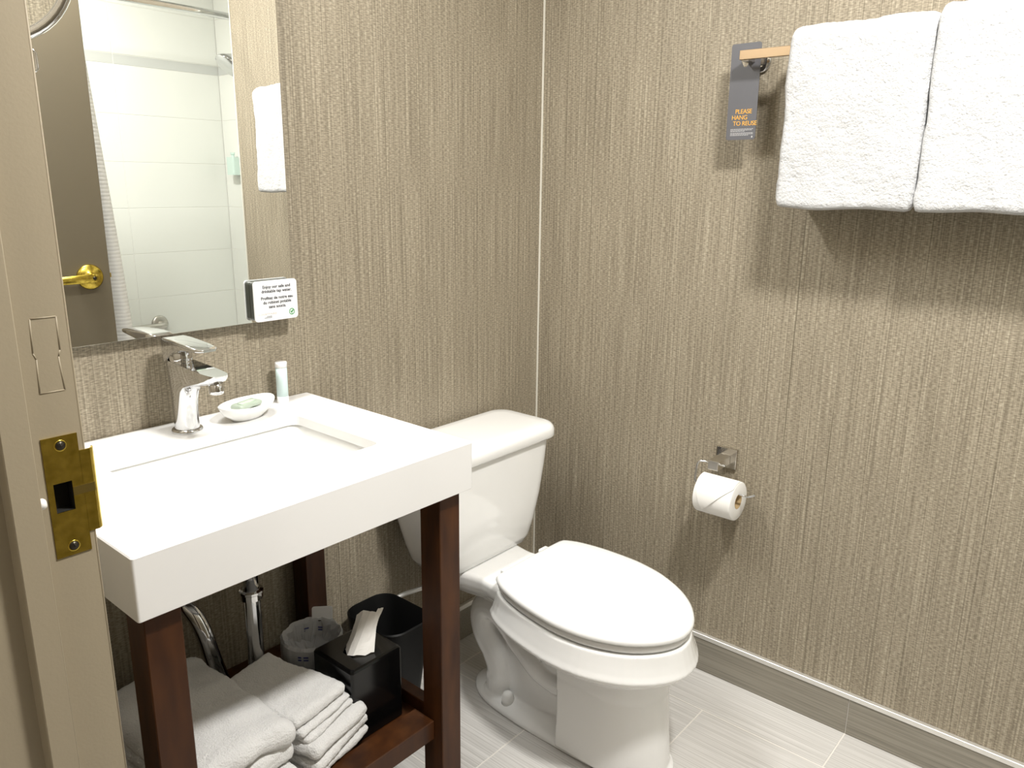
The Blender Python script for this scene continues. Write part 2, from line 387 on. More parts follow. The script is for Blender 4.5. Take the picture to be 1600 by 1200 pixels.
# ------------------------------------------------------------------ door, open 90 degrees, seen in the mirror
D = sempty('door_1', 'taupe slab door standing open, seen in the mirror, with a brass lever'); D['category'] = 'door'
H0 = Vector((-1.553, YS, 0)); ang = math.atan2(-1.510-YS, -.634+1.553)
Rz = Matrix.Translation(H0) @ Matrix.Rotation(ang, 4, 'Z')
def dobj(name, bm, m, par=None, **k): bmesh.ops.transform(bm, matrix=Rz, verts=bm.verts); return obj(name, bm, m, par, **k)
DW = math.hypot(-.634+1.553, -1.510-YS)
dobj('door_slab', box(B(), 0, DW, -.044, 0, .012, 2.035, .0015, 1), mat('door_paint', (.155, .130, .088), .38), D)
hz = .985; hx = DW-.068
lv = None
b = B(); lathe(b, (hx, 0, hz), [(.044, -.001), (.044, .004), (.038, .010), (.018, .012), (.0165, .030), (.0165, .046), (.014, .052), (.0001, .053)], 'y', 40)
lv = dobj('rose', b, M_brass, D, smooth=False)
for p in lv.data.polygons: p.use_smooth = True
b = B(); rings = []
for t in range(9):
    u = t/8; x = hx-.004-u*.112; w = .0165-.003*u; th = .006
    yy = .048+.008*sin(u*pi)*.6-.006*u; zz = hz-.004*u
    rings.append([(x, yy+th*cos(a), zz+w*sin(a)) for a in [2*pi*i/20 for i in range(20)]])
rings.insert(0, [(hx+.010, .048+.005*cos(a), hz+.0125*sin(a)) for a in [2*pi*i/20 for i in range(20)]])
loft(b, rings); o = dobj('lever', b, M_brass, lv, smooth=True)
b = B(); lathe(b, (hx, .0525, hz), [(.0062, 0), (.0062, .003), (.0001, .0032)], 'y', 20); dobj('keyhole', b, M_screw, lv, smooth=True)
b = B(); box(b, DW-.0005, DW+.0012, -.034, -.010, hz-.028, hz+.028); box(b, DW, DW+.009, -.028, -.016, hz-.008, hz+.008, .002); dobj('latch', b, M_brass, D)
for z in (.25, 1.02, 1.80):
    b = B(); lathe(b, (-.004, .004, z), [(.006, -.045), (.006, .045)], 'z', 16); dobj('hinge', b, M_brass, D, smooth=True)

# ------------------------------------------------------------------ wall mirror
mi = empty('wall_mirror', (-1.16, 0, 1.5), 'large frameless rectangular mirror hung above the vanity', 'mirror')
MX0, MX1, MZ0, MZ1, MY = -1.478, -.8726, 1.038, 1.955, -.025
obj('backing', box(B(), MX0+.001, MX1-.001, MY+.004, -.001, MZ0+.001, MZ1-.001), M_medge, mi)
bm = B(); P = [rrect(MX0, MX1, MZ0, MZ1, .001, 0, 1)]
def rg(i, y): return [(x, y, z) for x, z, _ in rrect(MX0+i, MX1-i, MZ0+i, MZ1-i, .0008, 0, 1)]
loft(bm, [rg(0, MY+.0045), rg(0, MY+.0012), rg(.0012, MY)], True, True); obj('glass', bm, M_mirror, mi)
obj('edge', box(B(), MX0-.0006, MX1+.0006, MY+.0020, MY+.0065, MZ0-.0006, MZ1+.0006), M_medge, mi)

# sign clipped on the mirror corner
sg = empty('tap_water_sign', (-.932, -.05, 1.043), 'small white bilingual tap water card fixed on the lower mirror corner', 'sign')
bm = B(); loft(bm, [[(x, y, z) for x, z, _ in rrect(-.9765, -.875, 1.0415, 1.1240, .007, 0, 5)] for y in (-.0400, -.0435)]); obj('card', bm, M_card, sg)
bm = B(); loft(bm, [[(x, y, z) for x, z, _ in rrect(-.975, -.8765, 1.043, 1.1225, .007, 0, 5)] for y in (-.0255, -.0399)]); obj('mounting_block', bm, M_cardside, sg)
ty = -.0438
for i, (s, z) in enumerate((('Enjoy our safe and', 1.1105), ('drinkable tap water.', 1.1015), ('Profitez de notre eau', 1.0875), ('du robinet potable', 1.0785), ('sans soucis.', 1.0695))):
    text('printed_text', s, .0088, M_ink, sg, (-.9235, ty, z-.0017), (1, 0, 0), (0, 0, 1), bold=.00012)
text('printed_text', 'COURTYARD', .0060, M_pale, sg, (-.9690, ty, 1.0540), (1, 0, 0), (0, 0, 1), 'LEFT', space=1.25)
bm = B(); box(bm, -.9505, -.938, ty-.0001, ty+.0003, 1.0506, 1.0513); box(bm, -.9555, -.938, ty-.0001, ty+.0003, 1.0480, 1.0488); obj('small_print', bm, M_ink, sg)
bm = B(); cx_, cz_ = -.8900, 1.0555
loft(bm, [[(cx_+r*cos(a), y, cz_+r*sin(a)) for a in [2*pi*i/28 for i in range(28)]] for r, y in ((.0068, ty+.0002), (.0068, ty-.0001), (.0052, ty-.0001), (.0052, ty+.0002))], closed=True)
for (px, pz, s, t) in ((-.0016, -.0004, .0026, 2.2), (.0018, .0012, .0030, .9)):
    loft(bm, [[(cx_+px+s*cos(a)*cos(t)-s*.5*sin(a)*sin(t), y, cz_+pz+s*cos(a)*sin(t)+s*.5*sin(a)*cos(t)) for a in [2*pi*i/14 for i in range(14)]] for y in (ty+.0002, ty-.0001)])
box(bm, cx_-.0004, cx_+.0004, ty-.0001, ty+.0002, cz_-.005, cz_)
obj('emblem', bm, M_green, sg)

# magnifying mirror on the left wall
mg = empty('magnifying_mirror', (-1.553, -.30, 1.52), 'round chrome-rimmed magnifying mirror cut off at the top left', 'mirror')
mc = Vector((-1.451, -.265, 1.589)); th, ph = -2.013, -.094
n_ = Vector((cos(ph)*cos(th), cos(ph)*sin(th), sin(ph))); u_ = n_.cross(Vector((0, 0, 1))).normalized(); v_ = n_.cross(u_)
def disc_rings(prof, n=56): return [[mc+n_*h+(u_*cos(2*pi*i/n)+v_*sin(2*pi*i/n))*r for i in range(n)] for r, h in prof]
bm = B(); loft(bm, disc_rings([(.087, .006), (.090, .011), (.0975, .011), (.1005, .007), (.1005, -.008), (.0975, -.012), (.090, -.012), (.087, -.007)]), closed=True); obj('rim', bm, M_chrome, mg, True)
bm = B(); loft(bm, disc_rings([(.0875, .003), (.0875, -.004)])); obj('glass', bm, M_mirror, mg)
bm = B(); tube(bm, [(-1.554, -.44, 1.4405), (-1.469, -.44, 1.4405), (-1.467, -.44, 1.4425), (-1.467, -.44, 1.459), (-1.469, -.44, 1.461), (-1.554, -.44, 1.461)], .0022, 8)
obj('bracket', bm, M_chrome, mg, True)
bm = B(); tube(bm, [(-1.53, -.44, 1.461), (-1.53, -.42, 1.52), (-1.53, -.33, 1.56), mc+n_*-.009+v_*-.02], .005, 10, smooth=2); obj('arm', bm, M_chrome, mg, True)

# ------------------------------------------------------------------ vanity
va = empty('vanity', (-1.148, -.26, 0), 'washbasin vanity with thick white stone top on dark stained wooden legs', 'vanity')
CX0, CX1, CY0, CY1, CZ, CT = -1.461, -.8355, -.5175, -.0015, .86, .0922
bm = B(); rings = []
def R_(i, r, z, i0=None): return rrect(CX0+i, CX1-i, CY0+i, CY1-i, r, z)
hx0, hx1, hy0, hy1 = -1.345, -.955, -.400, -.130
rings += [R_(.02, .003, CZ-CT), R_(.0012, .003, CZ-CT), R_(0, .004, CZ-CT+.0012), R_(0, .004, CZ-.0018), R_(.0018, .004, CZ)]
rings += [rrect(hx0-.001, hx1+.001, hy0-.001, hy1+.001, .022, CZ), rrect(hx0, hx1, hy0, hy1, .021, CZ-.001), rrect(hx0, hx1, hy0, hy1, .021, CZ-.02)]
rings += [R_(.02, .003, CZ-.02)]
loft(bm, rings, closed=True); obj('countertop', bm, M_quartz, va)
bm = B()
def S_(i, z, r=.03): return rrect(hx0+i, hx1-i, hy0+i, hy1-i, r, z)
loft(bm, [S_(-.018, CZ-.0205, .03), S_(-.006, CZ-.0206, .03), S_(-.004, CZ-.026), S_(.004, CZ-.05, .035), S_(.022, CZ-.105, .045), S_(.045, CZ-.128, .05), S_(.10, CZ-.134, .03)], False, True)
g = list(bm.verts); o = obj('sink_basin', bm, M_porc, va, True); o.modifiers.new('s', 'SOLIDIFY').thickness = .007; o.modifiers['s'].offset = -1
b = B(); lathe(b, (-1.11, -.190, CZ-.1285), [(.024, .0), (.024, .003), (.017, .004), (.017, .001), (.0001, .001)], 'z', 28); obj('drain_fitting', b, M_chrome, va, True)
LX = ((-1.448, -1.396), (-.905, -.853))
for (a, b_) in LX:
    for (c, d) in ((-.500, -.446), (-.062, -.008)):
        obj('leg', box(B(), a, b_, c, d, 0, CZ-CT if c < -.3 else CZ-.021, .0015, 1), M_wood, va)
for c, d in ((-.477, -.420), (-.058, -.014)): obj('rail', box(B(), -1.3958, -.9052, c, d, .238, .281, .0015, 1), M_wood, va)
for a, b_ in ((-1.446, -1.418), (-.883, -.855)): obj('rail', box(B(), a, b_, -.4458, -.0622, .238, .284, .0015, 1), M_wood, va)
obj('shelf_panel', box(B(), -1.4178, -.8832, -.4198, -.0582, .243, .256), M_wood, va)
for a in (-.0585,): obj('apron', box(B(), -1.3958, -.9052, a, a+.02, .70, .839), M_wood, va)
SZ = .2565

# faucet
fx, fy = -1.154, -.072
fa = empty('faucet', (fx, fy, CZ), 'polished chrome single-lever basin faucet on the white countertop', 'faucet')
b = B(); lathe(b, (fx, fy, CZ), [(.028, 0), (.0285, .003), (.027, .006), (.024, .0075)], 'z', 40); obj('base_ring', b, M_chrome, fa, True)
b = B(); rings = []
for t, (z, yb, yf, w) in enumerate([(.866, -.050, -.096, .0225), (.885, -.0485, -.0955, .0218), (.905, -.047, -.097, .0212), (.925, -.0455, -.101, .0208), (.942, -.044, -.108, .0208), (.953, -.043, -.120, .0210), (.960, -.042, -.142, .0215), (.966, -.041, -.168, .022), (.972, -.040, -.190, .0222), (.978, -.039, -.2065, .0222), (.986, -.0385, -.2145, .0215), (.9905, -.038, -.216, .0205)]):
    cyy, hy_ = (yb+yf)/2, (yb-yf)/2; e = .5 + .32*min(1, t/8); rings.append([])
    for i in range(44):
        a = 2*pi*i/44; ca, sa = cos(a), sin(a); pw = 1-.55*min(1, t/8)
        rings[-1].append((fx+w*math.copysign(abs(ca)**pw, ca), cyy+hy_*math.copysign(abs(sa)**(pw if t < 5 else .5), sa), z + (.0085 if t > 8 else .003*t/8)*0 + (.022*((yb-(cyy+hy_*math.copysign(abs(sa)**.5, sa)))/(-1e-9+yb-yf)-0)*-1 + .022 if t > 8 else 0)*.35))
loft(b, rings); obj('body', b, M_chrome, fa, True)
b = B(); lathe(b, (fx, -.193, .955), [(.0118, 0), (.0125, .002), (.0125, .022)], 'z', 28); obj('aerator', b, M_chrome, fa, True)
b = B(); lathe(b, (fx, -.074, .990), [(.0215, -.004), (.0215, .003), (.019, .005), (.0208, .010), (.0212, .016), (.0190, .024), (.015, .030)], 'z', 32); hd = obj('handle_neck', b, M_chrome, fa, True)
b = B(); L = []
for t, (y, w, zb, zt) in enumerate([(-.037, .0150, .993, 1.036), (-.041, .0200, .991, 1.038), (-.052, .0226, .992, 1.0395), (-.064, .0232, 1.002, 1.0395), (-.082, .0235, 1.014, 1.0395), (-.105, .0235, 1.0225, 1.0385), (-.140, .0235, 1.026, 1.0365), (-.165, .0215, 1.0275, 1.0345), (-.175, .0180, 1.028, 1.0335), (-.181, .0120, 1.0285, 1.033)]):
    r = min(.004, (zt-zb)/2*.9)
    L.append([(fx+x, y, z) for x, z, _ in rrect(-w, w, zb, zt, r, 0, 3)])
loft(b, L); obj('lever', b, M_chrome, fa, True)
for o in fa.children:
    if o.name.startswith(('lever', 'body')): mdf = o.modifiers.new('e', 'EDGE_SPLIT'); mdf.split_angle = rad(38)

# soap dish, soap, lotion tube
sd = None
b = B(); dc = (-1.030, -.078)
def ell(rx, ry, z, n=48, tilt=.28):
    P = []
    for i in range(n):
        a = 2*pi*i/n; ca, sa = cos(a), sin(a); k = 1-.10*abs(ca)**3
        x, y = rx*math.copysign(abs(ca)**1.0, ca), ry*k*math.copysign(abs(sa)**1.0, sa)
        P.append((dc[0]+x*cos(tilt)-y*sin(tilt), dc[1]+x*sin(tilt)+y*cos(tilt), z+.004*abs(ca)**4*(z > .88)))
    return P
loft(b, [ell(.038, .022, CZ+.0005), ell(.040, .024, CZ+.004), ell(.058, .036, CZ+.016), ell(.0665, .043, CZ+.0275), ell(.067, .0435, CZ+.0305), ell(.064, .041, CZ+.0308), ell(.052, .033, CZ+.023), ell(.040, .023, CZ+.0195), ell(.02, .01, CZ+.019)])
sd = obj('soap_dish', b, M_ceram, smooth=True, label='white oval ceramic soap dish on the countertop beside the faucet', category='dish')
b = soft(.062, .030, .011, .0045, .005, .0008, 60, 3); xf(b, (-1.030, -.076, CZ+.0265), .28); so = obj('soap_bar', b, M_soap, smooth=True, label='pale green wrapped soap bar lying in the white dish', category='soap')
b = soft(.040, .013, .003, .0014, .004, 0, 60, 3); xf(b, (-1.031, -.079, CZ+.0323), .28); obj('wrapper_label', b, M_soap2, so, True)
lt = empty('lotion_tube', (-.920, -.036, CZ), 'slim pale blue toiletry tube standing upright on the back of the countertop', 'bottle')
b = B(); lathe(b, (-.920, -.036, CZ), [(.0118, 0), (.0125, .002), (.0125, .014), (.0120, .0145)], 'z', 28); obj('cap', b, M_cap, lt, True)
b = B(); lathe(b, (-.920, -.036, CZ), [(.0120, .0145), (.0122, .060), (.0122, .078)], 'z', 28); obj('tube_body', b, M_tube, lt, True)
b = B(); lathe(b, (-.920, -.036, CZ), [(.0126, .078), (.0128, .088), (.0120, .0895), (.0001, .0896)], 'z', 28); obj('tube_end', b, M_cap, lt, True)

# plumbing under the counter
pl = empty('drain_pipe', (-1.105, -.17, .4), 'chrome drain pipe and trap below the washbasin', 'pipe')
b = B(); tube(b, [(-1.105, -.170, .722), (-1.105, -.170, .53)], .0150, 20); obj('tailpiece', b, M_chrome, pl, True)
b = B(); lathe(b, (-1.105, -.170, .530), [(.0165, -.010), (.0215, -.008), (.0215, .004), (.0235, .006), (.0235, .010), (.017, .012)], 'z', 12); obj('slip_nut', b, M_chrome, pl)
b = B(); tube(b, [(-1.105, -.170, .53), (-1.105, -.170, .36), (-1.107, -.165, .315), (-1.128, -.142, .292), (-1.150, -.120, .315), (-1.163, -.108, .38), (-1.175, -.092, .465), (-1.188, -.065, .50), (-1.195, -.004, .50)], .0165, 18, smooth=2); obj('trap', b, M_chrome, pl, True)
b = B(); lathe(b, (-1.195, -.014, .50), [(.035, .012), (.034, .006), (.018, 0)], 'y', 28); obj('escutcheon', b, M_chrome, pl, True)
sv = empty('supply_valve', (-1.21, -.03, .42), 'chrome shutoff valves with supply hoses under the basin', 'valve')
for vx in (-1.245, -1.115):
    b = B(); lathe(b, (vx, -.014, .56), [(.025, .012), (.022, .004), (.009, 0), (.009, -.045)], 'y', 20); lathe(b, (vx, -.060, .56), [(.0085, -.012), (.0085, .012)], 'z', 16)
    v = obj('valve_body', b, M_chrome, sv, True)
    b = B(); lathe(b, (vx, -.074, .56), [(.016, -.004), (.019, -.002), (.019, .004), (.007, .008)], 'y', 10); obj('valve_knob', b, M_chrome, v, True)
    b = B(); tube(b, [(vx, -.06, .57), (vx+.01, -.07, .64), (-1.154+(.012 if vx > -1.2 else -.012), -.072, .72), (-1.154+(.012 if vx > -1.2 else -.012), -.072, .838)], .0055, 10, smooth=2); obj('supply_hose', b, M_hose, sv, True)

# ------------------------------------------------------------------ towels on the vanity shelf
def towel(name, label, group, loc, sx, sy, th, n, rz, seed, m=M_terry, sag=0, amp=.003):
    """folded towel: n plump layers joined at the fold"""
    bm = B(); t = th/n
    for i in range(n):
        def df(p, i=i):
            q = Vector(p); q.z += t*(i+.5); q.z -= sag*(abs(p.x)/(sx/2))**2*((i+.5)/n); q.z += .004*noise.noise(Vector((p.x*9+seed, p.y*9, 1)))*(i+1)/n
            q.x += .0035*noise.noise(Vector((i*3.1+seed, p.y*14, 2))); q.y += .004*noise.noise(Vector((p.x*14, i*2.7+seed, 5))); return q
        b = soft(sx*(1-.012*((i*7+seed) % 3)), sy*(1-.012*((i*5+seed) % 3)), t*(1.10 if n > 1 else 1.02), t*.5, .006, amp, 22, seed+i, df, .0022)
        me = bpy.data.meshes.new('t'); b.to_mesh(me); b.free(); bm.from_mesh(me); bpy.data.meshes.remove(me)
    xf(bm, loc, rz)
    o = obj(name, bm, m, smooth=True, label=label, category='towel')
    if group: o['group'] = group
    return o
z0 = .2845
towel('bath_towel', 'lower white bath towel of the pile beside the left front leg of the vanity', 'bath towels on the vanity shelf', (-1.292, -.275, z0), .198, .355, .062, 2, .02, 1, sag=.01)
towel('bath_towel', 'thick upper white bath towel of the pile beside the left front leg of the vanity', 'bath towels on the vanity shelf', (-1.290, -.275, z0+.062), .200, .330, .080, 2, .03, 2, sag=.018, amp=.006)
G = 'folded hand towels beside the tissue box'
towel('hand_towel', 'lowest white hand towel of the stack between bath towels and tissue box', G, (-1.115, -.322, z0-.001), .155, .225, .018, 1, .27, 5)
towel('hand_towel', 'second lowest white hand towel of the stack beside the tissue box', G, (-1.118, -.320, z0+.017), .158, .225, .022, 1, .29, 6)
towel('hand_towel', 'thick white hand towel directly below the small folded washcloths', G, (-1.116, -.318, z0+.039), .160, .230, .026, 1, .27, 7)
G = 'washcloths on top of the hand towels'
towel('washcloth', 'lowest of the three small washcloths on the towel stack', G, (-1.122, -.315, z0+.066), .135, .200, .0125, 1, .24, 8)
towel('washcloth', 'middle of the three small washcloths on the towel stack', G, (-1.126, -.308, z0+.079), .135, .198, .0125, 1, .23, 9)
towel('washcloth', 'topmost small folded washcloth on the towel stack', G, (-1.130, -.297, z0+.092), .136, .208, .024, 1, .21, 10)

# tissue box
tb = empty('tissue_box', (-.976, -.33, SZ), 'glossy black leatherette tissue box with a white tissue pulled up', 'tissue box')
tx0, tx1, ty0, ty1, tz = -1.038, -.912, -.392, -.268, .418
bm = B(); e = [rrect(tx0+i, tx1-i, ty0+i, ty1-i, r, z) for i, r, z in ((.002, .006, SZ), (0, .006, SZ+.003), (0, .006, tz-.006), (.002, .006, tz-.002), (.006, .006, tz))]
cxx, cyy = (tx0+tx1)/2, (ty0+ty1)/2
def ov(a, b_, z): 
    P = []
    for (x, y, _) in rrect(-1, 1, -1, 1, .98, 0): P.append((cxx+x*a, cyy+y*b_, z))
    return P
e += [ov(.032, .020, tz), ov(.031, .019, tz-.002), ov(.031, .019, tz-.03)]
loft(bm, e); obj('box_body', bm, M_black, tb)
# tissue: folded sheet rising from the slot
bm = B(); NU, NV = 18, 14; g = []
def pl_(P, t):
    t *= len(P)-1; i = min(int(t), len(P)-2); return Vector(P[i]).lerp(Vector(P[i+1]), t-i)
BP = [(-.990, -.310, .412), (-1.006, -.338, .418), (-1.003, -.352, .421), (-.984, -.366, .420), (-.966, -.372, .420), (-.958, -.350, .414), (-.950, -.330, .410)]
TP = [(-.958, -.310, .474), (-.950, -.322, .486), (-.942, -.334, .484), (-.930, -.338, .480), (-.920, -.334, .482), (-.908, -.334, .478), (-.914, -.322, .452)]
for j in range(NV+1):
    v = j/NV; row = []
    for i in range(NU+1):
        p = pl_(BP, i/NU).lerp(pl_(TP, i/NU), v); p += Vector((.002, .003, .001))*noise.noise(Vector((i*.5, j*.3, 3)))
        p.y += .006*sin(pi*v)*(i/NU-.4); row.append(bm.verts.new(p))
    g.append(row)
for j in range(NV):
    for i in range(NU): bm.faces.new((g[j][i], g[j][i+1], g[j+1][i+1], g[j+1][i]))
o = obj('tissue', bm, M_tissue, tb); o.modifiers.new('s', 'SOLIDIFY').thickness = .0008

# ice bucket with liner bag and card
ib = empty('ice_bucket', (-.990, -.200, SZ), 'small black ice bucket with a crumpled clear plastic liner', 'bucket')
b = B(); c0 = (-.992, -.200, SZ); IH = .142
lathe(b, c0, [(.050, 0), (.053, .004), (.060, IH-.004), (.061, IH), (.057, IH), (.050, .008), (.0001, .008)], 'z', 40); obj('bucket_body', b, M_plasblack, ib, True)
bm = B(); N = 72; prof = [(.0625, IH-.045), (.0635, IH-.02), (.0635, IH), (.0600, IH+.006), (.0545, IH-.002), (.050, IH-.02), (.044, IH-.035), (.028, IH-.045), (.008, IH-.050)]
rings = []
for k, (r, h) in enumerate(prof):
    ring = []
    for i in range(N):
        a = 2*pi*i/N; d = noise.noise(Vector((cos(a)*4, sin(a)*4, k*.6)))*(.003 if k < 4 else .014)+.002*noise.noise(Vector((cos(a)*14, sin(a)*14, k)))
        rr_ = r+min(d, .006 if k < 4 else .003)*(0 if k < 3 and d < 0 else 1); ring.append((c0[0]+rr_*cos(a), c0[1]+rr_*sin(a), SZ+h+(d*.6)))
    rings.append(ring)
loft(bm, rings, False, True); obj('liner_bag', bm, M_film, ib, False)
bm = B()
for (a, dz, w) in ((3.9, .012, .010), (3.7, .012, .007), (1.2, -.012, .010), (.6, -.014, .010), (5.2, .012, .012), (2.4, -.014, .010)):
    r = .0650 if dz > 0 else .049
    for q in range(2):
        z = SZ+IH-.012-q*.006
        c = Vector((c0[0]+r*cos(a), c0[1]+r*sin(a), z)); t = Vector((-sin(a), cos(a), 0)); nn = Vector((cos(a), sin(a), 0))
        vs = [bm.verts.new(c+t*s1*w/2+Vector((0, 0, s2*.0016))+nn*s3*.0003) for s3 in (-1, 1) for s1, s2 in ((-1, -1), (1, -1), (1, 1), (-1, 1))]
        for f in ((0, 1, 2, 3), (7, 6, 5, 4), (0, 4, 5, 1), (1, 5, 6, 2), (2, 6, 7, 3), (3, 7, 4, 0)): bm.faces.new([vs[i] for i in f])
obj('liner_print', bm, M_blueink, ib, kind='stuff')
bm = B(); loft(bm, [[(x, y, z) for x, z, _ in rrect(-.022, .022, 0, .060, .005, 0, 4)] for y in (-.0006, .0006)]); xf(bm, (-.946, -.172, SZ+IH-.030), -.75, rad(-12))
obj('notice_card', bm, M_card, label='small white card tucked behind the ice bucket liner', category='card')

# wastebasket between vanity and toilet
wb = B(); bx0, bx1, by0, by1 = -.800, -.652, -.225, -.034
L = [rrect(bx0+i, bx1-i, by0+i, by1-i, r, z) for i, r, z in ((.036, .022, .001), (.033, .024, .006), (.001, .045, .292), (0, .046, .300), (.003, .044, .303), (.005, .042, .300), (.037, .022, .012))]
for ring in L:
    for k, p in enumerate(ring):
        if p[2] > .28: ring[k] = (p[0], p[1], p[2])
loft(wb, L); obj('wastebasket', wb, M_plasblack, smooth=True, label='slim black plastic wastebasket on the floor between vanity and toilet', category='wastebasket').modifiers.new('e', 'EDGE_SPLIT').split_angle = rad(50)

# ------------------------------------------------------------------ toilet
to = empty('toilet', (-.43, -.42, 0), 'white two-piece elongated toilet with closed lid in the corner', 'toilet')
def cat(P, N=72):       # closed catmull-rom resample (2D)
    out = []; n = len(P); m = 10; D_ = []
    for i in range(n):
        p0, p1, p2, p3 = [Vector(P[(i+k) % n]) for k in (-1, 0, 1, 2)]
        for j in range(m):
            t = j/m; D_.append(.5*((2*p1)+(-p0+p2)*t+(2*p0-5*p1+4*p2-p3)*t*t+(-p0+3*p1-3*p2+p3)*t**3))
    L = [0]
    for a, b in zip(D_, D_[1:]+D_[:1]): L.append(L[-1]+(b-a).length)
    for k in range(N):
        s = L[-1]*k/N; i = max(j for j in range(len(L)-1) if L[j] <= s); f = (s-L[i])/(L[i+1]-L[i]+1e-12)
        out.append(D_[i].lerp(D_[(i+1) % len(D_)], f))
    return out
HW = [(-.318, .118), (-.326, .137), (-.36, .157), (-.41, .171), (-.46, .179), (-.53, .184), (-.58, .180), (-.63, .169), (-.69, .142), (-.735, .108), (-.768, .067), (-.785, .030)]
axx = lambda y: -.432+.085*(y+.53)
seat2 = cat([(axx(-.316), -.316)]+[(axx(y)+w, y) for y, w in HW]+[(axx(-.789), -.789)]+[(axx(y)-w, y) for y, w in HW[::-1]])
def offs(P, d, z):
    n = len(P); R = []
    for i in range(n):
        t = (P[(i+1) % n]-P[i-1]).normalized(); nn = Vector((t.y, -t.x)); R.append((P[i].x-nn.x*d, P[i].y-nn.y*d, z))
    return R
_t = offs(seat2, .01, 0); SG = 1 if max(p[0] for p in _t) > max(p.x for p in seat2) else -1
O = lambda d, z, P=seat2: offs(P, d*SG, z)
bm = B(); loft(bm, [O(-.006, .3875), O(-.0015, .3882), O(0, .3915), O(-.001, .398), O(-.006, .4025), O(-.014, .4045)]+[[(-.432+(p[0]+.432)*k, -.55+(p[1]+.55)*k, .4045+h) for p in O(-.014, .4045)] for k, h in ((.85, .0014), (.6, .002), (.3, .0022), (.05, .0022))]); obj('seat_lid', bm, M_seat, to, True)
bm = B(); loft(bm, [O(-.016, .3660), O(-.010, .3668), O(-.0065, .372), O(-.0065, .378), O(-.010, .3835), O(-.014, .3840)]); obj('seat', bm, M_seat, to, True)
for s in (-1, 1):
    b = box(B(), axx(-.305)+s*.075-.016, axx(-.305)+s*.075+.016, -.327, -.296, .3705, .392, .005, 3); obj('hinge', b, M_seat, to, True)
# bowl: fused from bowl shell, column, trapway and foot
bm = B()
loft(bm, [O(-.03, .3625), O(-.007, .3625), O(-.003, .360), O(-.001, .352), O(.003, .338), O(.009, .320), O(.0145, .308), O(.0148, .3045), O(.012, .302), O(.004, .292), O(-.010, .282), O(-.030, .268), O(-.055, .25), O(-.09, .22), O(-.12, .19)])
def eggr(xc, yb, yf, w, z, n=72, p=.9):
    P = []
    for i in range(n):
        a = 2*pi*i/n; ca, sa = cos(a), sin(a); P.append((xc+w*math.copysign(abs(ca)**p, ca), (yb+yf)/2+(yb-yf)/2*math.copysign(abs(sa)**p, sa), z))
    return P
# front column: squared rear, round front
def colr(z, w, yf, yb=-.505):
    xc = axx(-.62)+.0; P = []
    for i in range(40):
        a = pi+pi*i/39; P.append((xc+w*cos(a)*-1*-1, -.60+(-.60-yf)*sin(a)*1.0, z)) if False else P.append((xc+w*cos(a), -.62+(abs(yf)-.62)*sin(a), z))
    return P+[(xc+w, yb, z), (xc+w*.5, yb, z), (xc-w*.5, yb, z), (xc-w, yb, z)]
loft(bm, [colr(.012, .100, -.752), colr(.10, .096, -.744), colr(.20, .098, -.737), (colr(.262, .108, -.742)), colr(.31, .12, -.745)])
# core behind the column + trapway S
loft(bm, [eggr(-.43, -.20, -.56, .055, .012), eggr(-.43, -.24, -.56, .052, .10), eggr(-.43, -.27, -.56, .055, .20), eggr(-.43, -.17, -.56, .062, .26), eggr(-.43, -.12, -.50, .085, .34)])
for s in (-1, 1):
    x = -.43
    tube(bm, [(x+s*.030, -.50, .13), (x+s*.034, -.43, .125), (x+s*.036, -.365, .17), (x+s*.036, -.30, .235), (x+s*.034, -.245, .262), (x+s*.032, -.205, .235), (x+s*.032, -.215, .17), (x+s*.030, -.265, .115), (x+s*.03, -.275, .06), (x+s*.03, -.27, .01)], [.030, .034, .036, .038, .040, .040, .040, .042, .046, .050], 20, smooth=2)
# foot plate
fo = cat([(-.43, -.165), (-.485, -.195), (-.518, -.26), (-.531, -.36), (-.533, -.47), (-.531, -.58), (-.522, -.65), (-.50, -.71), (-.468, -.748), (-.43, -.762), (-.392, -.748), (-.36, -.71), (-.338, -.65), (-.329, -.58), (-.327, -.47), (-.329, -.36), (-.342, -.26), (-.375, -.195)])
_t = offs(fo, .01, 0); S2 = 1 if max(p[0] for p in _t) > max(p.x for p in fo) else -1
loft(bm, [offs(fo, -.002*S2, 0), offs(fo, 0, .004), offs(fo, -.002*S2, .012), offs(fo, -.010*S2, .018), offs(fo, -.030*S2, .026), offs(fo, -.055*S2, .04)])
# rear deck under the tank
for (a, b_) in (((.322), (.362)),):
    D1 = cat([(-.43, -.05), (-.51, -.052), (-.545, -.09), (-.545, -.18), (-.532, -.26), (-.540, -.33), (-.52, -.40), (-.43, -.43), (-.34, -.40), (-.305, -.33), (-.325, -.26), (-.315, -.18), (-.315, -.09), (-.35, -.052)])
    _t = offs(D1, .01, 0); S3 = 1 if max(p[0] for p in _t) > max(p.x for p in D1) else -1
    loft(bm, [offs(D1, -.04*S3, .285), offs(D1, -.012*S3, .312), offs(D1, -.002*S3, .325), offs(D1, 0, .335), offs(D1, 0, .352), offs(D1, -.004*S3, .359), offs(D1, -.010*S3, .3625)])
o = obj('bowl', bm, M_porc, to, True)
r = o.modifiers.new('r', 'REMESH'); r.mode = 'VOXEL'; r.voxel_size = .003; r.use_smooth_shade = True
s = o.modifiers.new('s', 'SMOOTH'); s.factor = .5; s.iterations = 2
for s in (-1, 1):
    b = B(); lathe(b, (-.43+s*.068, -.322, .020), [(.0175, 0), (.0170, .010), (.0140, .024), (.0120, .028), (.006, .030), (.0001, .0302)], 'z', 28); obj('bolt_cap', b, M_seat, to, True)
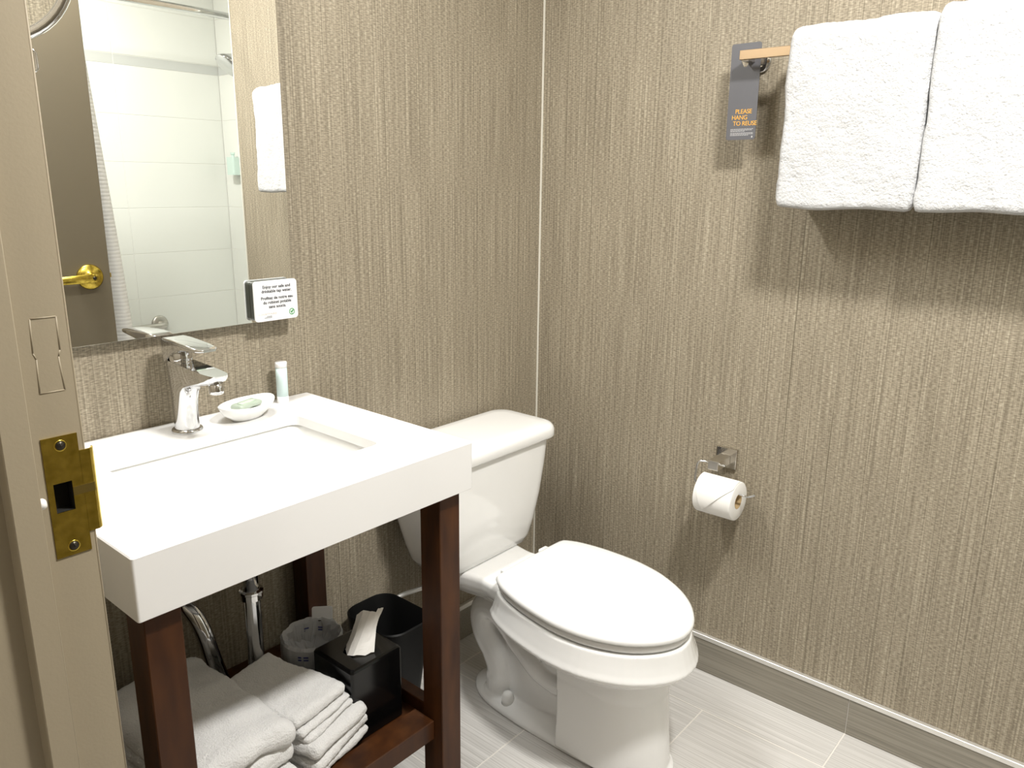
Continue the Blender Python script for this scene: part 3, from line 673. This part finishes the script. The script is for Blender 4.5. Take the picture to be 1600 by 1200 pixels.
# tank
def tankr(z, xw, yf, yb, r): return rrect(-.428-xw, -.428+xw, yf, yb, r, z, 8)
bm = B(); loft(bm, [tankr(.3635, .150, -.195, -.055, .045), tankr(.366, .162, -.205, -.048, .05), tankr(.385, .176, -.212, -.042, .055), tankr(.43, .192, -.218, -.036, .06), tankr(.50, .210, -.222, -.030, .06), tankr(.58, .224, -.224, -.026, .058), tankr(.645, .232, -.225, -.024, .056), tankr(.655, .232, -.225, -.024, .056)])
obj('tank', bm, M_porc, to, True)
bm = B(); loft(bm, [tankr(.655, .236, -.229, -.020, .052), tankr(.6555, .244, -.237, -.014, .054), tankr(.659, .246, -.239, -.013, .055), tankr(.676, .2455, -.2385, -.013, .055), tankr(.684, .242, -.235, -.0145, .052), tankr(.690, .236, -.229, -.019, .048), tankr(.6925, .228, -.221, -.026, .042), tankr(.6935, .20, -.195, -.05, .03)])
obj('tank_lid', bm, M_porc, to, True)
b = B(); lathe(b, (-.655, -.215, .60), [(.011, .003), (.011, -.010), (.008, -.013)], 'y', 20); tube(b, [(-.655, -.228, .60), (-.64, -.236, .597), (-.615, -.240, .594)], .005, 10); obj('flush_lever', b, M_chrome, to, True)
# supply
ts = empty('toilet_supply_line', (-.69, -.01, .17), 'toilet water supply valve with curved hose near the wastebasket', 'valve')
b = B(); lathe(b, (-.69, -.014, .17), [(.022, .0135), (.020, .006), (.008, 0), (.008, -.016)], 'y', 20); lathe(b, (-.69, -.030, .17), [(.009, -.010), (.009, .030)], 'z', 16); obj('valve_body', b, M_chrome, ts, True)
b = B(); tube(b, [(-.69, -.030, .20), (-.67, -.032, .235), (-.64, -.032, .255), (-.60, -.034, .264), (-.55, -.045, .262), (-.52, -.07, .275), (-.525, -.10, .32), (-.53, -.11, .372)], .006, 10, smooth=2); obj('hose', b, M_alu, ts, True)

# ------------------------------------------------------------------ toilet paper
tp = empty('toilet_paper_holder', (0, -.64, .638), 'brushed nickel wall toilet paper holder with a bent wire arm', 'toilet paper holder')
obj('wall_plate', box(B(), -.008, -.0005, -.6685, -.6125,   .610, .665, .0015, 2), mat('polished_nickel', (.60, .57, .52), .16, 1), tp)
obj('block', box(B(), -.078, -.0081, -.652, -.624, .622, .647, .0015, 2), M_nickel, tp)
AZ, AX = .5785, -.083
b = B(); tube(b, [(-.070, -.668, .639), (-.070, -.62, .639), (-.074, -.600, .638), (-.0775, -.5945, .632), (-.0815, -.594, .60), (-.083, -.594, .588), (-.083, -.600, .5795), (AX, -.612, AZ), (AX, -.735, AZ), (AX, -.745, .5805), (AX, -.757, .5885)], .0026, 10, smooth=2); obj('wire_arm', b, M_chrome, tp, True)
rl = empty('toilet_paper_roll', (AX, -.666, .562), 'white toilet paper roll with its end folded to a point', 'toilet paper')
RC = (AX, 0, AZ-.0026-.0155)
bm = B(); N = 48
loft(bm, [circ((RC[0], y, RC[2]), r, 'y', N) for r, y in ((.0195, -.7155), (.0475, -.7160), (.0492, -.7145), (.0495, -.7120), (.0495, -.6180), (.0485, -.6150), (.0195, -.6150))], closed=True)
obj('paper', bm, M_paper, rl, True).modifiers.new('e', 'EDGE_SPLIT').split_angle = rad(50)
bm = B(); loft(bm, [circ((RC[0], y, RC[2]), r, 'y', N) for r, y in ((.0182, -.7158), (.0194, -.7158), (.0194, -.6148), (.0182, -.6148))], closed=True); obj('core', bm, M_cardboard, rl, True)
bm = B(); g = []     # folded end: triangle hugging the roll, pointing down at the front
NU, NV = 16, 18
def onroll(y, a, r): return (RC[0]-r*sin(a), y, RC[2]+r*cos(a))
for j in range(NV+1):
    v = j/NV; a = rad(-5+128*v); w0 = 0 if v < .35 else (v-.35)/.65
    ya, yb_ = -.7145+.0735*w0, -.6165-.0235*w0
    g.append([[bm.verts.new(onroll(ya+(yb_-ya)*i/NU, a, r)) for i in range(NU+1)] for r in (.0503, .0524)])
for j in range(NV):
    for i in range(NU):
        for s in (0, 1): 
            f = (g[j][s][i], g[j][s][i+1], g[j+1][s][i+1], g[j+1][s][i]); bm.faces.new(f if s else f[::-1])
    for i in (0, NU): bm.faces.new((g[j][0][i], g[j][1][i], g[j+1][1][i], g[j+1][0][i]))
for i in range(NU):
    for j in (0, NV): bm.faces.new((g[j][0][i], g[j][0][i+1], g[j][1][i+1], g[j][1][i]))
obj('folded_end', bm, M_paper, rl, True).modifiers.new('e', 'EDGE_SPLIT').split_angle = rad(50)

# ------------------------------------------------------------------ towel bar, hanger tag, hanging towels
tbz = 1.603
br = empty('towel_bar', (0, -1.0, tbz), 'brushed nickel square towel bar on the side wall', 'towel bar')
obj('bar', box(B(), -.0945, -.0855, -1.372, -.631, 1.5935, 1.6135, .001, 2), mat('warm_nickel', (.42, .31, .20), .34, 1), br)
for yy in (-.642, -1.361):
    b = B(); lathe(b, (-.0005, yy, tbz-.003), [(.025, 0), (.025, -.006), (.022, -.009), (.012, -.010)], 'x', 36); obj('flange', b, M_chrome, br, True)
    obj('post', box(B(), -.0856, -.0095, yy-.009, yy+.009, tbz-.012, tbz+.006, .0015, 2), M_nickel, br)
tg = empty('door_hanger_tag', (-.05, -.63, 1.45), 'grey tag with orange lettering hanging on the end of the towel bar', 'tag')
def tagp(y, z, x): 
    # y,z in tag frame (y to the left=+), small tilt
    th = rad(-.5); return (x, -.629+y*cos(th)-z*sin(th), 1.604+y*sin(th)+z*cos(th))
bm = B(); ho = .0175
out = rrect(-.0355, .0355, -.178, .030, .006, 0, 6); N = len(out)
hol = []
for (y, z, _) in out: 
    a = math.atan2(z*.55+.004 if z > -.02 else z, y); hol.append((.0+ho*cos(a), -.003+ho*sin(a)))
lay = [[tagp(y, z, x) for y, z, _ in out] for x in (-.0560, -.0550)]; lh = [[tagp(y, z, x) for y, z in hol] for x in (-.0560, -.0550)]
loft(bm, [lay[0], lay[1], lh[1], lh[0]], closed=True); obj('tag_card', bm, M_tag, tg)
ux, uy = (0, -1, 0), (0, 0, 1)
for s, yy, z in (('PLEASE', -.0195, -.1205), ('HANG', -.0105 , -.1335), ('TO REUSE', -.0, -.1465)):
    st = {'PLEASE': .0165, 'HANG': .0245, 'TO REUSE': .0205}[s]
    p = tagp(st, z, -.0564); text('printed_text', s, .0138, M_orange, tg, p, ux, uy, 'LEFT', space=.93, bold=.0)
bm = B()
for k, (z, w) in enumerate(((-.1545, .052), (-.1570, .050), (-.1595, .034), (-.1632, .049), (-.1657, .050), (-.1682, .044))):
    yy = .0255
    while yy > .0255-w:
        l = random.uniform(.003, .007); q = tagp(yy-l/2, z, -.0564); box(bm, q[0]-.0001, q[0]+.0003, q[1]-l/2+.0003, q[1]+l/2-.0003, q[2]-.00055, q[2]+.00055); yy -= l+.0004
q = tagp(-.028, -.172, -.0564); box(bm, q[0]-.0001, q[0]+.0003, q[1]-.0013, q[1]+.0013, q[2]-.002, q[2]+.002)
obj('small_print', bm, M_tagw, tg)

def hang(label, y0, y1, seed, zt, zb):
    W = y1-y0; cy_ = (y0+y1)/2; bm = B(); rings = []; NY = 44
    # inverted-U profile (outer then inner) around the bar, thick folded terry
    prof = []
    xo, xi = -.139, -.030; top = zt; r = .034
    NP = 34
    for k in range(NP+1): prof.append((xo+.004*sin(k/NP*3), zb+(top-r-zb)*k/NP))
    for k in range(1, 12): a = pi-pi*k/12; prof.append(((xo+xi)/2+(xi-xo)/2*cos(a), top-r+r*sin(a)))
    for k in range(NP+1): prof.append((xi, top-r-(top-r-zb-.012)*k/NP))
    # bottom closes: inner faces rising beside the bar
    inn = [(-.075, zb+.010), (-.0785, zb+.05), (-.080, 1.57), (-.0805, 1.592), (-.0855, 1.6165), (-.0945, 1.6165), (-.0995, 1.592), (-.0975, 1.55), (-.093, zb+.05), (-.094, zb+.004)]
    prof += [(xi-.006, zb-.002+.008), (-.055, zb+.004)]+inn+[(-.115, zb-.004), (xo+.008, zb-.005)]
    for j in range(NY+1):
        t = j/NY*2-1; y = cy_+W/2*t; e = max(0, (abs(t)-(1-.026/W*2*.5))/(.026/W)); e = min(1, e); k = 1-(1-math.sqrt(max(0, 1-e*e)))*.20
        ring = []
        for (x, z) in prof:
            outer = x < -.1 or z > 1.617
            xx = -.085+(x+.085)*k; zz = z if z < 1.6 else 1.59+(z-1.59)*(1-(1-k)*1.0)
            if z < zb+.03: zz = zz+(1-k)*.07
            q = Vector((xx, y, zz)); nn = Vector((x+.085, 0, max(0, z-1.6))).normalized() if outer else Vector((0, 0, 0))
            q += nn*(.0065*noise.noise(Vector((y*9+seed, z*7, seed)))+.0022*noise.noise(q*55)+.0012*noise.noise(q*140))
            q.y += .004*noise.noise(Vector((z*12, seed, abs(t) > .8 and t or 0)))*abs(t)**4+.0015*noise.noise(Vector((z*60, x*60, seed)))*abs(t)**6
            if z < zb+.05: q.z += .005*noise.noise(Vector((y*10, seed*2, 0)))
            ring.append(q)
        rings.append(ring)
    loft(bm, rings)
    return obj('hanging_towel', bm, M_plush, smooth=True, label=label, category='towel', group='folded towels over the bar')
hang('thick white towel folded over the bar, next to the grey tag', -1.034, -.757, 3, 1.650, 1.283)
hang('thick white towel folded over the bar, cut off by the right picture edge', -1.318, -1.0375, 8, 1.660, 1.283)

# ------------------------------------------------------------------ tub alcove things (mirror)
bt = empty('bathtub', (-.6, -2.02, 0), 'white bathtub in the tiled alcove behind the door', 'bathtub')
bm = B(); ty0_, ty1_ = YT+.0005, ALC-.0045; tX0, tX1 = XL+.001, XR-.0005
loft(bm, [rrect(tX0, tX1, ty0_, ty1_, .01, z) for z in (0, .40, .43)]+[rrect(tX0+.002, tX1-.002, ty0_+.002, ty1_-.002, .01, .435), rrect(tX0+.07, tX1-.07, ty0_+.07, ty1_-.08, .10, .435), rrect(tX0+.08, tX1-.08, ty0_+.08, ty1_-.09, .10, .42), rrect(tX0+.14, tX1-.14, ty0_+.12, ty1_-.12, .12, .10), rrect(tX0+.2, tX1-.2, ty0_+.18, ty1_-.18, .10, .08)])
obj('tub_shell', bm, M_porc, bt)
cr = B(); tube(cr, [(XL+.01, -1.70, 1.962), (-.6, -1.70, 1.962), (XR-.006, -1.70, 1.962)], .0135, 16)
rd = obj('curtain_rod', cr, M_chrome, smooth=True, label='chrome shower curtain rod across the tub alcove, seen in the mirror', category='rod')
for x in (XL+.0, XR-.012):
    b = B(); lathe(b, (x+.0005, -1.70, 1.962), [(.03, 0), (.03, .006), (.018, .011)], 'x', 24); obj('flange', b, M_chrome, rd, True)
bm = B(); NX, NZ = 150, 40; gg = []
for s in (0, 1):
    g = []
    for j in range(NZ+1):
        z = .45+(1.93-.45)*j/NZ; xr_ = -.488-.075*max(0, (z-.6)/1.3)**1.3; row = []
        for i in range(NX+1):
            u = i/NX; x = xr_-u*.86; y = -1.708+.018*sin(u*44)*(1-.25*u)+.004*sin(z*3+u*9)+s*.0015*1
            row.append(bm.verts.new((x, y, z)))
        g.append(row)
    gg.append(g)
    for j in range(NZ):
        for i in range(NX):
            f = (g[j][i], g[j][i+1], g[j+1][i+1], g[j+1][i]); bm.faces.new(f if s else f[::-1])
for j in range(NZ):
    for i in (0, NX): bm.faces.new((gg[0][j][i], gg[1][j][i], gg[1][j+1][i], gg[0][j+1][i]))
sc = obj('shower_curtain', bm, M_curtain, smooth=True, label='white ribbed shower curtain gathered beside the open door, seen in the mirror', category='curtain')
for i in range(8):
    b = B(); c = Vector((-.60-i*.11, -1.70, 1.955)); n = 20
    loft(b, [[c+Vector((.0015*cos(q), 0, 0))+Vector((0, cos(a), sin(a)))*(.024+.0015*sin(q)) for q in [2*pi*k/6 for k in range(6)]] for a in [2*pi*m_/n for m_ in range(n)]], closed=True); obj('curtain_ring', b, M_chrome, sc, True)
gb = empty('grab_bar', (-.1, -2.36, .62), 'satin steel grab bar on the tub wall, seen low in the mirror', 'grab bar')
b = B(); lathe(b, (-.060, YT+.0005, .628), [(.040, 0), (.040, .006), (.036, .010), (.018, .012)], 'y', 32); obj('flange', b, M_satin, gb, True)
b = B(); tube(b, [(-.060, YT+.01, .628), (-.060, -2.345, .628), (-.075, -2.328, .628), (-.11, -2.322, .628), (-.60, -2.322, .628), (-.635, -2.328, .628), (-.65, -2.345, .628), (-.65, YT+.01, .628)], .0155, 16, smooth=2); obj('bar', b, M_satin, gb, True)
b = B(); lathe(b, (-.65, YT+.0005, .628), [(.040, 0), (.040, .006), (.036, .010), (.018, .012)], 'y', 32); obj('flange', b, M_satin, gb, True)
sh = empty('wall_shower', (XR, -2.05, 1.95), 'chrome shower head on the alcove side wall, seen in the mirror', 'shower head')
b = B(); tube(b, [(XR-.002, -2.05, 1.97), (.30, -2.05, 1.955), (.258, -2.05, 1.885)], .009, 12, smooth=2); lathe(b, (XR-.008, -2.05, 1.97), [(.012, 0), (.028, .004), (.028, .0075)], 'x', 24); obj('arm', b, M_chrome, sh, True)
b = B(); lathe(b, (0, 0, 0), [(.012, .055), (.016, .045), (.022, .035), (.045, .012), (.052, .0), (.050, -.004), (.0001, -.004)], 'z', 36); bmesh.ops.scale(b, vec=(1.35, 1.35, 1.35), verts=b.verts); xf(b, (.218, -2.05, 1.822), 0, 0, rad(38)); obj('head', b, M_chrome, sh, True)
b = B(); loft(b, [rrect(XR-.052, XR-.012, -2.30, -2.235, .008, z) for z in (1.345, 1.43)]); lathe(b, (XR-.032, -2.2675, 1.43), [(.008, 0), (.008, .012), (.011, .013), (.011, .022)], 'z', 16); box(b, XR-.0122, XR-.0005, -2.29, -2.245, 1.36, 1.42)
obj('soap_dispenser', b, M_greenglass, label='pale green wall soap bottle beside the shower, seen in the mirror', category='dispenser')

# ------------------------------------------------------------------ light fittings
def downlight(x, y, label, group='recessed ceiling lights'):
    e = empty('ceiling_light', (x, y, ZC), label, 'ceiling light', group)
    b = B(); lathe(b, (x, y, ZC-.0005), [(.125, 0), (.122, -.008), (.108, -.010), (.108, -.002)], 'z', 40, True, False); obj('trim_ring', b, M_cap, e, True)
    b = B(); lathe(b, (x, y, ZC-.006), [(.107, 0), (.106, -.003)], 'z', 40); obj('lens', b, M_emit, e, True)
downlight(-.90, -1.42, 'round recessed ceiling light in the middle of the bathroom')
downlight(-.55, -2.02, 'round recessed ceiling light above the bathtub')
downlight(-2.45, -1.1, 'round recessed ceiling light in the hallway')
vl = empty('vanity_light', (-1.15, 0, 2.16), 'long wall light above the mirror', 'wall light')
obj('wall_plate', box(B(), -1.30, -1.0, -.022, -.0005, 2.13, 2.21, .003, 2), M_nickel, vl)
b = B(); tube(b, [(-1.46, -.062, 2.19), (-.84, -.062, 2.19)], .03, 20); obj('diffuser', b, M_emit, vl, True)
for x in (-1.46, -.84):
    b = B(); lathe(b, (x, -.062, 2.19), [(.033, -.012), (.033, .012)], 'x', 20); obj('end_cap', b, M_nickel, vl, True)
b = box(B(), -1.17, -1.13, -.04, -.0225, 2.17, 2.20); obj('bracket', b, M_nickel, vl)
